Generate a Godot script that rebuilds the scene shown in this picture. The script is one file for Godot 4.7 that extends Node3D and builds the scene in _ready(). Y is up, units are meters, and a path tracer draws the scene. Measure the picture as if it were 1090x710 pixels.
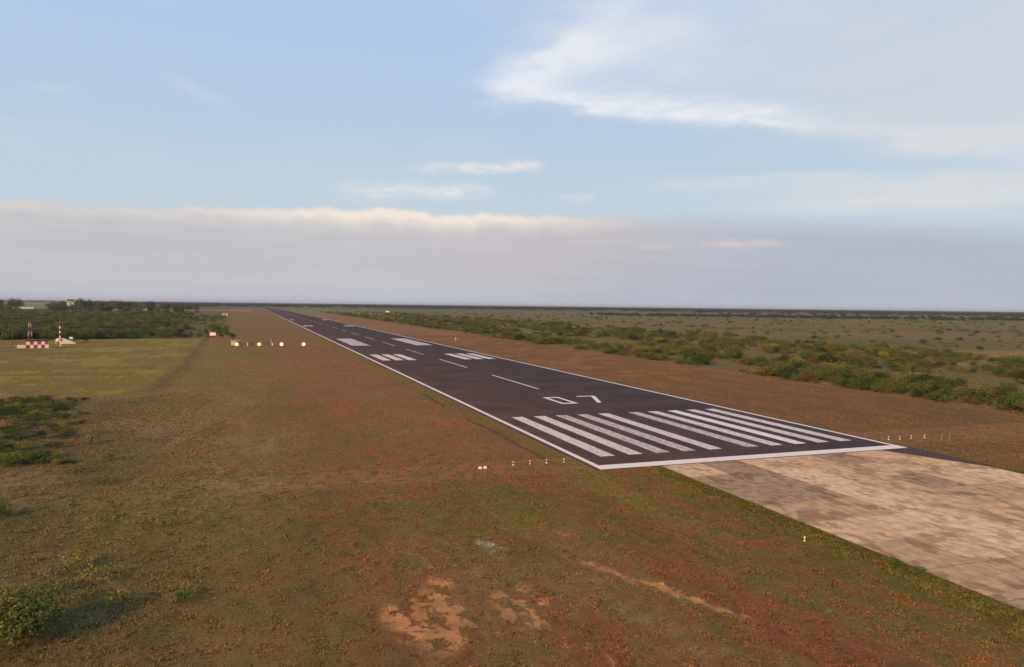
extends Node3D
# A rural airfield seen from a low drone: x runs across the runway (right is +x), -z runs along it, y is up, metres.
# ry below means the distance along the runway from its threshold: z = -ry.

const EYE := Vector3(-55.27, 16.99, 67.98)
const HEADING := 19.677     # degrees to the right of the runway's direction
const PITCH := -2.2
const ROLL := 0.684
const DECK := 0.06          # top of the asphalt above the soil

var rng := RandomNumberGenerator.new()
var used := {}
var noise_a: FastNoiseLite
var noise_b: FastNoiseLite
var noise_c: FastNoiseLite
var noise_s: FastNoiseLite
var noise_d: FastNoiseLite
var soil: Soil


func _ready() -> void:
	rng.seed = 7
	noise_a = make_noise(11, 1.0 / 42.0, 2)
	noise_b = make_noise(12, 1.0 / 9.0, 3)
	noise_c = make_noise(13, 1.0 / 1.7, 4)
	noise_s = make_noise(14, 1.0 / 4.0, 3)
	noise_d = make_noise(15, 1.0 / 160.0, 3)
	soil = new_soil()
	# ---- camera, sky, sun, exposure
	var camera := Camera3D.new()
	camera.name = "camera"
	camera.fov = 48.886
	camera.near = 0.2
	camera.far = 90000.0
	add_child(camera)
	camera.position = EYE
	camera.basis = Basis(Vector3.UP, deg_to_rad(-HEADING)) * Basis(Vector3.RIGHT, deg_to_rad(PITCH)) * Basis(Vector3.BACK, deg_to_rad(ROLL))
	camera.current = true
	var env := Environment.new()
	env.background_mode = Environment.BG_SKY
	env.sky = Sky.new()
	env.sky.sky_material = sky_material()
	env.tonemap_mode = Environment.TONE_MAPPER_LINEAR
	env.tonemap_exposure = 1.0
	env.sdfgi_enabled = true
	env.ssao_enabled = true
	env.ssil_enabled = true
	env.fog_enabled = true
	env.fog_density = 0.00005
	env.fog_light_color = Color(0.86, 0.9, 0.98)
	var around := WorldEnvironment.new()
	around.name = "environment"
	around.environment = env
	add_child(around)
	var sun := DirectionalLight3D.new()
	sun.name = "sun"
	sun.light_energy = 1.45
	sun.light_color = Color(1.0, 0.76, 0.5)
	sun.light_angular_distance = 5.0
	sun.shadow_enabled = true
	add_child(sun)
	var ahead := Vector3(sin(deg_to_rad(HEADING)), 0, -cos(deg_to_rad(HEADING)))
	var left := Vector3(-cos(deg_to_rad(HEADING)), 0, -sin(deg_to_rad(HEADING)))
	var to_sun := (-ahead * cos(deg_to_rad(38.0)) + left * sin(deg_to_rad(38.0))) * cos(deg_to_rad(20.0)) + Vector3.UP * sin(deg_to_rad(20.0))
	sun.look_at_from_position(to_sun * 100.0, Vector3.ZERO, Vector3.UP)
	# ---- setting, then things, then small growth
	build_ground()
	build_runway()
	build_stopway()
	build_far_places()
	build_equipment()
	build_lights()
	build_plants()
	build_grass()


# ------------------------------------------------------------------ helpers
func make_noise(s: int, freq: float, octaves: int) -> FastNoiseLite:
	var n := FastNoiseLite.new()
	n.seed = s
	n.noise_type = FastNoiseLite.TYPE_SIMPLEX_SMOOTH
	n.frequency = freq
	n.fractal_octaves = octaves
	return n


func at(x: float, ry: float, h := 0.0) -> Vector3:
	return Vector3(x, h, -ry)


func numbered(called: String) -> String:
	used[called] = used.get(called, -1) + 1
	return called if used[called] == 0 else "%s_%03d" % [called, used[called]]


func tag(o: Node, label: String, category: String, group := "", kind := "") -> void:
	o.set_meta("label", label)
	if category:
		o.set_meta("category", category)
	if group:
		o.set_meta("group", group)
	if kind:
		o.set_meta("kind", kind)


func thing(called: String, label: String, category: String, where := Vector3.ZERO, turn := 0.0, group := "") -> Node3D:
	var o := Node3D.new()
	o.name = numbered(called)
	add_child(o)
	o.position = where
	o.rotation.y = turn
	tag(o, label, category, group)
	return o


func structure(called: String, mesh: Mesh, m: Material, label: String) -> MeshInstance3D:
	var o := MeshInstance3D.new()
	o.name = numbered(called)
	o.mesh = mesh
	o.material_override = m
	add_child(o)
	o.set_meta("kind", "structure")
	o.set_meta("label", label)
	return o


func part(called: String, mesh: Mesh, m: Material, parent: Node, where := Vector3.ZERO) -> MeshInstance3D:
	var o := MeshInstance3D.new()
	o.name = called
	o.mesh = mesh
	if m:
		o.material_override = m
	parent.add_child(o, true)
	o.position = where
	return o


func maker() -> SurfaceTool:
	var st := SurfaceTool.new()
	st.begin(Mesh.PRIMITIVE_TRIANGLES)
	return st


func done(st: SurfaceTool) -> ArrayMesh:
	st.generate_normals()
	return st.commit()


func face(st: SurfaceTool, a: Vector3, b: Vector3, c: Vector3, d: Vector3) -> void:
	# a b c d run clockwise seen from the front
	st.set_smooth_group(-1)
	for v in [a, b, c, a, c, d]:
		st.add_vertex(v)


func add_box(st: SurfaceTool, mid: Vector3, size: Vector3, top := 1.0, turn := Basis.IDENTITY) -> void:
	# a box whose top face is scaled by "top", edges chamfered a little at the top
	var h := size * 0.5
	var c := minf(minf(size.x, size.y), size.z) * 0.08
	var lo := []
	var mi := []
	var hi := []
	for s in [Vector2(-1, -1), Vector2(1, -1), Vector2(1, 1), Vector2(-1, 1)]:
		lo.append(mid + turn * Vector3(s.x * h.x, -h.y, s.y * h.z))
		mi.append(mid + turn * Vector3(s.x * h.x * top, h.y - c, s.y * h.z * top))
		hi.append(mid + turn * Vector3(s.x * (h.x * top - c), h.y, s.y * (h.z * top - c)))
	for i in 4:
		var j := (i + 1) % 4
		face(st, lo[i], lo[j], mi[j], mi[i])
		face(st, mi[i], mi[j], hi[j], hi[i])
	face(st, hi[0], hi[1], hi[2], hi[3])
	face(st, lo[3], lo[2], lo[1], lo[0])


func box(size: Vector3, mid := Vector3.ZERO, top := 1.0, turn := Basis.IDENTITY) -> ArrayMesh:
	var st := maker()
	add_box(st, mid, size, top, turn)
	return done(st)


func add_tube(st: SurfaceTool, a: Vector3, b: Vector3, ra: float, rb: float, sides := 8) -> void:
	var dir := (b - a).normalized()
	var u := dir.cross(Vector3.RIGHT if absf(dir.x) < 0.8 else Vector3.UP).normalized()
	var v := dir.cross(u)
	for i in sides:
		var t0 := TAU * i / sides
		var t1 := TAU * (i + 1) / sides
		var d0 := u * cos(t0) + v * sin(t0)
		var d1 := u * cos(t1) + v * sin(t1)
		face(st, a + d0 * ra, b + d0 * rb, b + d1 * rb, a + d1 * ra)
		st.add_vertex(b); st.add_vertex(b + d1 * rb); st.add_vertex(b + d0 * rb)


func tube(a: Vector3, b: Vector3, ra: float, rb: float, sides := 8) -> ArrayMesh:
	var st := maker()
	add_tube(st, a, b, ra, rb, sides)
	return done(st)


func mat(c: Color, rough := 0.85, metal := 0.0) -> StandardMaterial3D:
	# c is linear
	var m := StandardMaterial3D.new()
	m.albedo_color = c.linear_to_srgb()
	m.roughness = rough
	m.metallic = metal
	m.metallic_specular = 0.3
	return m


func glow_mat(c: Color, energy: float) -> StandardMaterial3D:
	var m := mat(Color(0.8, 0.7, 0.5), 0.3)
	m.emission_enabled = true
	m.emission = c
	m.emission_energy_multiplier = energy
	return m


func srgb8(v: float) -> int:
	var s := 12.92 * v if v <= 0.0031308 else 1.055 * pow(v, 1.0 / 2.4) - 0.055
	return clampi(int(s * 255.0 + 0.5), 0, 255)


func quad_sheet(x0: float, x1: float, y0: float, y1: float, h: float, uv := Vector2.ONE) -> ArrayMesh:
	# a level sheet; uv = metres per texture repeat across and along, so that u follows x and v follows ry
	var st := maker()
	var p := [[x0, y0], [x0, y1], [x1, y1], [x1, y0]]
	for i in [0, 1, 2, 0, 2, 3]:
		st.set_uv(Vector2(p[i][0] / uv.x, p[i][1] / uv.y))
		st.add_vertex(at(p[i][0], p[i][1], h))
	return done(st)


func grain(s: int, freq: float, lo: float, hi: float, size := 512, octaves := 4) -> NoiseTexture2D:
	var t := NoiseTexture2D.new()
	t.width = size
	t.height = size
	t.seamless = true
	t.noise = make_noise(s, freq, octaves)
	var g := Gradient.new()
	g.offsets = PackedFloat32Array([0.0, 1.0])
	g.colors = PackedColorArray([Color(lo, lo, lo), Color(hi, hi, hi)])
	t.color_ramp = g
	return t


# ------------------------------------------------------------------ sky
func sky_material() -> PanoramaSkyMaterial:
	var m := PanoramaSkyMaterial.new()
	m.panorama = ImageTexture.create_from_image(in_threads(1536, sky_rows))
	return m


func sky_rows(first: int, last: int) -> PackedByteArray:
	var w := 3072
	var h := 1536
	var data := PackedByteArray()
	data.resize(w * (last - first) * 3)
	var n1 := make_noise(31, 0.055, 5)
	var n2 := make_noise(32, 0.25, 4)
	var n3 := make_noise(33, 0.9, 3)
	var dith := RandomNumberGenerator.new()
	dith.seed = 3 + first
	for row in range(first, last):
		var el := 90.0 - (row + 0.5) * 180.0 / h
		if el < -0.3:
			for i in w:
				var q := ((row - first) * w + i) * 3
				data[q] = 150; data[q + 1] = 146; data[q + 2] = 146
			continue
		# clear sky by height
		var t1 := smoothstep(0.0, 24.0, el)
		var t2 := smoothstep(24.0, 90.0, el)
		var base := Vector3(200, 214, 220).lerp(Vector3(174, 198, 230), t1).lerp(Vector3(120, 158, 212), t2)
		for i in w:
			var az := (i + 0.5) * 360.0 / w - HEADING
			if az > 180.0:
				az -= 360.0
			var c := base
			var a1 := n1.get_noise_2d(az * 0.55, el * 2.2)
			var a2 := n2.get_noise_2d(az * 0.6 + 7.0, el * 1.9)
			# right-hand part of the view: grey veil
			var front := 1.0 - smoothstep(48.0, 75.0, absf(az))
			# generic thin cirrus all round
			var ci := smoothstep(0.12, 0.75, a1 + 0.25 * a2) * (1.0 - 0.75 * front) * smoothstep(4.0, 14.0, el)
			c = c.lerp(Vector3(224, 226, 232), ci * 0.55)
			if front > 0.0 and el < 40.0:
				var wx := az + a2 * 1.6 + a1 * 1.2
				var wy := el + a2 * 0.45 + a1 * 0.4
				# broad milky veil, upper right
				var edge := 15.6 - 0.105 * maxf(wx, 0.0) - 0.0016 * wx * wx
				var veil := smoothstep(-4.0, 7.0, wx) * smoothstep(edge - 1.2, edge + 0.8, wy) * (1.0 - smoothstep(22.0, 34.0, wy + a1 * 3.0))
				var veil2 := smoothstep(13.0, 27.0, wx + a1 * 4.0) * smoothstep(9.5, 12.5, wy + a1) * (1.0 - smoothstep(20.0, 30.0, wy))
				c = c.lerp(Vector3(208, 216, 229), clampf(veil * (0.62 + 0.4 * n2.get_noise_2d(az * 0.3 + el * 0.4, el * 1.1 + 9.0)) + 0.1 * veil * a2, 0.0, 1.0) * front)
				c = c.lerp(Vector3(204, 212, 222), veil2 * (0.8 + 0.5 * n2.get_noise_2d(az * 0.35 - el * 0.5, el * 1.4)) * front)
				# bright lower rim of the cirrus, left tip and upper lobe
				var dl := wy - (15.6 - 0.055 * wx - 0.0032 * wx * wx)
				var rim := exp(-dl * dl / (1.0 if dl > 0.0 else 0.22)) * smoothstep(-3.6, 0.0, wx) * (1.0 - 0.75 * smoothstep(17.0, 25.0, wx)) * (1.0 - smoothstep(30.0, 44.0, wx))
				rim *= 0.85 + 0.5 * n3.get_noise_2d(wx * 0.35, wy * 2.4) + 0.3 * a2
				c = c.lerp(Vector3(238, 239, 242), clampf(rim, 0.0, 1.0) * 0.85 * front)
				var lobe := exp(-pow((wx - 3.2) / 4.6, 2.0) - pow((wy - 17.5 - 0.17 * wx) / 1.15, 2.0))
				lobe *= 1.15
				lobe += 0.9 * exp(-pow((wx - 0.6) / 2.8, 2.0) - pow((wy - 16.3) / 0.8, 2.0)) + 0.35 * exp(-pow((wx - 9.0) / 7.0, 2.0) - pow((wy - 19.2) / 2.2, 2.0))
				lobe += 0.5 * exp(-pow((wy - 17.2 - 0.62 * (wx - 1.0)) / 1.1, 2.0)) * smoothstep(0.5, 4.0, wx) * (1.0 - smoothstep(7.0, 15.0, wx)) + 0.3 * exp(-pow((wy - 18.6 - 0.2 * (wx - 3.0)) / 0.9, 2.0)) * smoothstep(3.0, 8.0, wx) * (1.0 - smoothstep(10.0, 20.0, wx))
				c = c.lerp(Vector3(236, 238, 243), clampf(lobe * (0.85 + 0.5 * a2), 0.0, 1.0) * 0.8 * front)
				# soft layers lower right
				var lay := exp(-pow((wy - 9.0 + 0.012 * (wx - 20.0)) / 0.55, 2.0)) * smoothstep(7.0, 13.0, wx) * 0.5 + exp(-pow((wy - 7.6) / 1.0, 2.0)) * smoothstep(12.0, 26.0, wx) * 0.8
				lay += exp(-pow((wy - 9.5 + 0.004 * (wx - 18.0) * (wx - 18.0)) / 0.22, 2.0)) * smoothstep(14.0, 18.0, wx) * (1.0 - smoothstep(22.0, 28.0, wx)) * 0.45
				lay += exp(-pow((wy - 12.2 + 0.05 * (wx - 26.0)) / 0.6, 2.0)) * smoothstep(18.0, 26.0, wx) * 0.5
				lay += exp(-pow((wy - 10.9) / 0.7, 2.0)) * smoothstep(22.0, 32.0, wx) * 0.55
				c = c.lerp(Vector3(218, 221, 223), clampf(lay * (0.9 + 0.7 * a1), 0.0, 1.0) * front)
				# wisps over the bank
				var w1 := exp(-pow((wy - 10.55) / 0.32, 2.0)) * smoothstep(-9.0, -3.5, wx) * (1.0 - smoothstep(0.8, 2.6, wx))
				var w2 := exp(-pow((wy - 8.75) / 0.55, 2.0)) * smoothstep(-15.0, -9.0, wx) * (1.0 - smoothstep(-4.5, 0.0, wx)) * 0.85
				var w3 := exp(-pow((wy - 8.35) / 0.2, 2.0)) * smoothstep(2.5, 4.0, wx) * (1.0 - smoothstep(5.8, 7.2, wx)) * 0.5
				var w4 := exp(-pow((wy - 14.4 + 0.35 * (az + 23.0)) / 0.5, 2.0) - pow((az + 23.2) / 1.7, 2.0)) * 0.35
				var w5 := exp(-pow((wy - 13.7) / 0.25, 2.0) - pow((az + 32.0) / 1.2, 2.0)) * 0.3
				c = c.lerp(Vector3(231, 228, 229), clampf((w1 + w2 + w3 + w4 + w5) * (0.75 + 0.7 * n3.get_noise_2d(az * 0.5, el * 2.6)), 0.0, 1.0) * front)
			# the long bank along the horizon
			var top := 7.1 - 0.0011 * pow(az + 8.0, 2.0) * front + 0.5 * a1 * (1.0 - 0.5 * front)
			var bump := n3.get_noise_2d(az * 0.22, 3.0) * 0.3 + n3.get_noise_2d(az * 0.8, 9.0) * 0.12 + n3.get_noise_2d(az * 1.8, el * 1.2) * 0.09
			var crisp := clampf(1.0 - smoothstep(3.0, 16.0, az) * front, 0.0, 1.0) * (0.6 + 0.4 * front)
			top += bump * crisp
			var body := 1.0 - smoothstep(top - lerpf(1.2, 0.28, crisp), top + lerpf(0.9, 0.1, crisp), el)
			var low := Vector3(194, 195, 200).lerp(Vector3(175, 180, 194), smoothstep(-12.0, 24.0, az) * front + 0.4 * (1.0 - front))
			low = low.lerp(Vector3(204, 192, 194), exp(-pow((az - 2.0) / 13.0, 2.0)) * 0.5 * smoothstep(0.5, 4.0, el))
			low = low.lerp(Vector3(182, 190, 202), (1.0 - smoothstep(0.0, 1.3, el)) * 0.7)
			low += Vector3.ONE * (a1 * 5.0 + n2.get_noise_2d(az * 0.25, el * 5.0) * 3.5)
			c = c.lerp(low, body * lerpf(0.82, 0.97, crisp))
			var down := top - el
			var shine := body * exp(-pow(maxf(down - 0.45, 0.0) / (0.7 + 0.25 * n3.get_noise_2d(az * 0.25, el * 0.8)), 1.2)) * crisp
			shine *= (0.32 + 0.68 * exp(-pow((az + 8.0) / 12.0, 2.0))) * (1.0 + 0.25 * n3.get_noise_2d(az * 0.35, el * 1.6 + 30.0))
			c = c.lerp(Vector3(246, 233, 221), clampf(shine * 1.15, 0.0, 1.0) * 0.92)
			# two small warm clouds in front of the bank
			if front > 0.5 and el < 7.0:
				var sm := exp(-pow((az - 17.2) / 2.6, 4.0) - pow((el - 4.72 - 0.12 * n3.get_noise_2d(az * 0.6, 2.0)) / (0.3 if el > 4.72 else 0.17), 2.0)) + 0.5 * exp(-pow((az - 10.8) / 1.5, 4.0) - pow((el - 4.6) / 0.2, 2.0))
				c = c.lerp(Vector3(230, 208, 204), clampf(sm * (0.85 + 0.5 * n3.get_noise_2d(az * 0.8, el * 2.0)), 0.0, 1.0) * 0.7)
			var k := ((row - first) * w + i) * 3
			var d := dith.randf() - 0.5
			data[k] = clampi(int(c.x + d + 0.5), 0, 255)
			data[k + 1] = clampi(int(c.y + d + 0.5), 0, 255)
			data[k + 2] = clampi(int(c.z + d + 0.5), 0, 255)
	return data


# ------------------------------------------------------------------ soil
class Soil:
	# what the ground is made of at a spot; each worker thread has its own
	var noise_a: FastNoiseLite
	var noise_b: FastNoiseLite
	var noise_c: FastNoiseLite
	var noise_s: FastNoiseLite
	var noise_d: FastNoiseLite
	var cr := 0.0
	var cg := 0.0
	var cb := 0.0
	var cover := 0.0

	func segment_gap(x: float, y: float, ax: float, ay: float, bx: float, by: float) -> float:
		var dx := bx - ax
		var dy := by - ay
		var t := clampf(((x - ax) * dx + (y - ay) * dy) / (dx * dx + dy * dy), 0.0, 1.0)
		return Vector2(x - ax - dx * t, y - ay - dy * t).length()


	func blend(r: float, g: float, b: float, t: float) -> void:
		t = clampf(t, 0.0, 1.0)
		cr += (r - cr) * t
		cg += (g - cg) * t
		cb += (b - cb) * t


	func soil_at(x: float, y: float) -> void:
		# what the soil and its turf are made of at this spot (linear colour), and how thick the turf stands
		var a := noise_a.get_noise_2d(x, y)
		var b := noise_b.get_noise_2d(x, y * 0.7)
		var c := noise_c.get_noise_2d(x, y)
		var s := noise_s.get_noise_2d(x, y * 0.22)
		var d := noise_d.get_noise_2d(x, y) if x > 140.0 else 0.0
		cr = 0.262; cg = 0.165; cb = 0.058
		cover = 0.75
		if x > 20.0 and y > -4.0 or x > 24.0:
			# right of the runway: reddish verge, scrub floor, open savanna, green plain, far woods
			cr = 0.235; cg = 0.132; cb = 0.05
			blend(0.21, 0.128, 0.05, smoothstep(110.0, 10.0, y) * 0.85)
			blend(0.34, 0.155, 0.066, smoothstep(-0.2, 0.6, b + a * 0.8 + s * 0.5) * 0.75 * smoothstep(0.0, 160.0, y))
			blend(0.114, 0.065, 0.0312, smoothstep(0.25, 0.7, s + 0.3 * b) * 0.5 * smoothstep(90.0, 20.0, y))
			var wob := 64.5 + b * 3.0 + a * 3.0
			blend(0.281, 0.18, 0.078, smoothstep(3.0, 0.0, absf(x - wob)) * 0.5)
			var scrub := smoothstep(wob, wob + 5.0, x)
			blend(0.2, 0.15, 0.055, scrub * 0.9)
			blend(0.17, 0.16, 0.048, scrub * smoothstep(-0.1, 0.5, a + b * 0.5))
			blend(0.198, 0.15, 0.0858, scrub * smoothstep(0.25, 0.5, a - b * 0.6) * 0.6)
			var open := smoothstep(165.0, 215.0, x + a * 30.0)
			blend(0.25, 0.175, 0.066, open * 0.9)
			blend(0.177, 0.155, 0.0468, open * smoothstep(-0.3, 0.35, a * 0.5 + d + b * 0.3))
			var far := Vector2(x - EYE.x, y + 68.0).length()
			blend(0.198, 0.19, 0.0663, smoothstep(850.0, 1400.0, far + d * 300.0) * 0.9)
			blend(0.125, 0.135, 0.0546, smoothstep(1500.0, 2600.0, far + d * 900.0) * 0.8)
			blend(0.177, 0.19, 0.078, smoothstep(2600.0, 3600.0, far) * 0.6)
			blend(0.0728, 0.085, 0.0468, smoothstep(4200.0, 6000.0, far))
			cover = 0.6 + 0.2 * b
		else:
			blend(0.2, 0.16, 0.05, smoothstep(-0.25, 0.45, a + b * 0.6 + 0.05) * 0.85)
			# verge far along the runway, dry and brown
			blend(0.26, 0.155, 0.0585, smoothstep(150.0, 330.0, y) * smoothstep(-80.0, -66.0, x) * 0.8)
			blend(0.198, 0.15, 0.0468, smoothstep(0.0, 0.5, b + s * 0.6) * smoothstep(120.0, 240.0, y) * 0.6)
			# dark, sparse growth to the far left
			blend(0.165, 0.12, 0.055, smoothstep(-58.0, -74.0, x + a * 8.0) * smoothstep(85.0, 60.0, y) * 0.75)
			blend(0.166, 0.135, 0.0819, smoothstep(0.15, 0.6, b + s * 0.4) * smoothstep(-58.0, -66.0, x) * smoothstep(60.0, 40.0, y) * 0.35)
			var dry := noise_b.get_noise_2d(x * 0.5 + 60.0, y * 0.2 + 40.0)
			blend(0.27, 0.2, 0.085, smoothstep(0.1, 0.5, dry + 0.35 * c) * smoothstep(150.0, 60.0, y) * 0.6)
			blend(0.155, 0.132, 0.042, smoothstep(0.1, 0.5, -dry + 0.35 * c) * smoothstep(150.0, 60.0, y) * 0.5)
			# red earth beside the runway
			var band := smoothstep(-54.0, -40.0, x + a * 6.0) * smoothstep(-22.5, -27.0, x)
			var red := band * smoothstep(-8.0, 8.0, y) * smoothstep(300.0, 170.0, y) * smoothstep(-0.6, 0.5, a * 0.8 + b * 0.5 + s * 0.8 + c * 0.15 + 0.1)
			red = maxf(red, 0.8 * smoothstep(10.0, 1.0, Vector2((x + 31.0) * 0.8, (y - 12.0) * 0.42).length() + b * 4.0 + s * 4.0))
			blend(0.305, 0.122, 0.06, red * (0.8 + 0.25 * b + 0.2 * c))
			cover -= red * 0.3
			# foreground: red-brown and green bands that run along the runway's line
			var near := smoothstep(4.0, -6.0, y)
			if y < 80.0:
				var stripe := sin((x + 2.0 * b + 1.2 * a) * 0.62 + 0.4) * 0.5 + 0.5
				blend(0.275, 0.108, 0.052, near * smoothstep(-54.0, -42.0, x) * smoothstep(0.15, 0.9, stripe + s * 0.8 + a * 0.3) * 0.85)
				blend(0.156, 0.148, 0.0296, near * smoothstep(-24.5, -17.0, x + b * 2.0) * 0.85)
				var speck := noise_c.get_noise_2d(x * 0.6, y * 0.36 + 90.0)
				blend(0.27, 0.112, 0.05, smoothstep(0.0, 0.3, speck + 0.4 * b) * smoothstep(-60.0, -46.0, x) * smoothstep(40.0, -5.0, y) * 0.55)
				blend(0.14, 0.122, 0.037, smoothstep(0.05, 0.35, -speck + 0.3 * s) * smoothstep(60.0, 0.0, y) * 0.45)
				var lush := smoothstep(13.0, 4.0, Vector2((x + 36.0) * 1.0, (y + 11.0) * 0.85).length() + b * 6.0)
				blend(0.182, 0.17, 0.0312, lush * (0.6 + 0.5 * c))
				blend(0.208, 0.19, 0.0351, smoothstep(3.0, 0.6, absf(x + 22.5 - 0.1 * y + b * 2.0)) * smoothstep(-22.0, -12.0, y) * smoothstep(12.0, 4.0, y) * 0.6)
				# bare orange earth
				var crumb := noise_c.get_noise_2d(x * 1.3 + 50.0, y * 0.75) + 0.5 * noise_c.get_noise_2d(x * 4.0, y * 2.6 + 30.0)
				var bare := smoothstep(2.7, 0.4, Vector2((x + 45.6) * 0.95, (y + 29.6) * 0.5).length() + s * 3.0 + b * 1.6) * smoothstep(0.14, -0.16, crumb + s * 0.5)
				bare = maxf(bare, 0.75 * smoothstep(0.75, 0.05, segment_gap(x, y, -34.2, -24.6, -29.6, -35.0) + absf(crumb) * 1.1 + s * 0.9))
				bare = maxf(bare, smoothstep(2.0, 0.9, Vector2((x + 40.4) * 0.9, (y + 29.8) * 0.6).length() + b * 1.5) * smoothstep(0.05, -0.15, crumb) * 0.7)
				bare = maxf(bare, smoothstep(0.55, 0.75, s * 0.7 + crumb * 0.6 + b * 0.2) * near * smoothstep(-50.0, -44.0, x) * smoothstep(-24.0, -30.0, x) * smoothstep(-14.0, -20.0, y) * 0.7)
				blend(0.46, 0.42, 0.35, smoothstep(1.5, 0.6, Vector2((x + 39.3) * 1.2, (y + 19.2) * 0.8).length() + b) * smoothstep(0.02, -0.12, crumb) * 0.7)
				blend(0.62, 0.3, 0.11, minf(bare * 1.4, 1.0) * (0.9 + 0.4 * c))
				cover -= bare * 0.9
			blend(0.25, 0.2, 0.055, smoothstep(-48.0, -72.0, x + b * 9.0) * smoothstep(80.0, 120.0, y + b * 12.0) * smoothstep(292.0, 270.0, y) * 0.5)
			# the yellow-green mown meadow and the track along its edge
			if x < -64.0:
				var lim := -72.5 + 0.3 * b
				var mead := smoothstep(lim + 1.0, lim - 5.0, x + 3.0 * b) * smoothstep(70.0, 96.0, y + 0.35 * (x + 85.0) + b * 4.0) * smoothstep(300.0, 291.0, y)
				blend(0.235, 0.188, 0.045, mead)
				blend(0.31, 0.25, 0.055, mead * smoothstep(-0.1, 0.45, a + s * 0.7 + b * 0.6))
				blend(0.198, 0.135, 0.0484, mead * smoothstep(0.15, 0.6, noise_a.get_noise_2d(x * 0.5 + 80.0, y * 2.0) + b * 0.4) * 0.75)
				var track := minf(segment_gap(x, y, -74.0, 290.0, -71.6, 140.0), segment_gap(x, y, -71.6, 140.0, -72.5, 84.0))
				blend(0.135, 0.1, 0.0468, smoothstep(2.8, 0.8, track + b * 1.2 + s) * 0.6)
				blend(0.25, 0.165, 0.0663, smoothstep(0.6, 0.2, absf(track - 0.9) + b * 0.2) * 0.5)
				var rim := minf(segment_gap(x, y, -72.0, 82.0, -80.0, 74.0), segment_gap(x, y, -80.0, 74.0, -120.0, 96.0))
				blend(0.281, 0.195, 0.0741, smoothstep(4.0, 1.0, rim + b * 2.0) * 0.55)
			# wheel marks
			if y < 66.0 and x < -48.0:
				var ruts := minf(segment_gap(x, y, -64.7, 24.0, -61.5, 40.0), segment_gap(x, y, -61.5, 40.0, -58.0, 62.0))
				ruts = minf(ruts, minf(segment_gap(x, y, -55.0, 24.0, -57.0, 50.0), segment_gap(x, y, -54.6, -2.0, -52.5, 12.0)))
				ruts = minf(ruts, segment_gap(x, y, -54.6, -2.0, -53.0, 2.0))
				blend(0.302, 0.205, 0.0663, smoothstep(0.5, 0.1, ruts + absf(c) * 0.6 + s * 0.5) * 0.75)
			# beside the asphalt: a strip of yellowed turf
			blend(0.208, 0.148, 0.0468, smoothstep(-24.6, -22.4, x + b * 0.8) * smoothstep(0.0, 6.0, y) * 0.85)
			blend(0.15, 0.125, 0.05, smoothstep(-64.0, -74.0, x + 0.02 * (y - 300.0) + b * 6.0) * smoothstep(300.0, 330.0, y) * 0.8)
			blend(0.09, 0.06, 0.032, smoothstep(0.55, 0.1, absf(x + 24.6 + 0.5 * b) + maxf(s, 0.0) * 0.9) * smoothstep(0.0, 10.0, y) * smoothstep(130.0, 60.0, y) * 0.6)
			# floor of the wood, then fields and far woods
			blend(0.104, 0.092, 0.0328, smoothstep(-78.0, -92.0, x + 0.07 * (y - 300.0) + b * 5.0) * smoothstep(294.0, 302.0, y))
			if y > 1000.0 or x < -1000.0 or y < -500.0:
				var field := smoothstep(1560.0, 1620.0, y) * smoothstep(-360.0, -420.0, x + 0.16 * (y - 1600.0))
				blend(0.208, 0.27, 0.0585, field)
				var out := Vector2(x - EYE.x, y + 68.0).length()
				blend(0.114, 0.115, 0.0468, smoothstep(2100.0, 2600.0, out) * (1.0 - field))
				blend(0.0728, 0.085, 0.0468, smoothstep(4200.0, 6000.0, out))
			cover += 0.25 * b
		var k := 1.27 * (1.0 + 0.2 * c + 0.14 * b)
		cr *= k; cg *= k; cb *= k


func new_soil() -> Soil:
	var o := Soil.new()
	o.noise_a = noise_a; o.noise_b = noise_b; o.noise_c = noise_c; o.noise_s = noise_s; o.noise_d = noise_d
	return o


func in_threads(rows: int, work: Callable) -> Image:
	# work(first row, last row) returns the bytes of those rows; the strips are put together in order
	var chunks := 16
	var strips := []
	strips.resize(chunks)
	var job := WorkerThreadPool.add_group_task(func(k): strips[k] = work.call(rows * k / chunks, rows * (k + 1) / chunks), chunks, -1, true)
	WorkerThreadPool.wait_for_group_task_completion(job)
	var data := PackedByteArray()
	for k in chunks:
		data.append_array(strips[k])
	return Image.create_from_data(data.size() / 3 / rows, rows, false, Image.FORMAT_RGB8, data)


func soil_rows(x0: float, x1: float, y0: float, y1: float, size: int, first: int, last: int) -> PackedByteArray:
	var data := PackedByteArray()
	data.resize((last - first) * size * 3)
	var own := new_soil()
	var q := 0
	for j in range(first, last):
		var y := lerpf(y0, y1, (j + 0.5) / size)
		for i in size:
			own.soil_at(lerpf(x0, x1, (i + 0.5) / size), y)
			data[q] = srgb8(own.cr); data[q + 1] = srgb8(own.cg); data[q + 2] = srgb8(own.cb)
			q += 3
	return data


func soil_map(x0: float, x1: float, y0: float, y1: float, size: int) -> ImageTexture:
	return ImageTexture.create_from_image(in_threads(size, func(a, b): return soil_rows(x0, x1, y0, y1, size, a, b)))


func soil_material(tex: Texture2D, tile: float) -> StandardMaterial3D:
	var m := StandardMaterial3D.new()
	m.albedo_texture = tex
	m.texture_repeat = false
	m.roughness = 0.95
	m.metallic_specular = 0.15
	m.detail_enabled = true
	m.detail_uv_layer = BaseMaterial3D.DETAIL_UV_2
	m.detail_blend_mode = BaseMaterial3D.BLEND_MODE_MUL
	m.detail_albedo = grain(41, 0.05, 0.72, 1.0, 1024, 5)
	m.uv2_scale = Vector3(tile, tile, 1)
	return m


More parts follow.
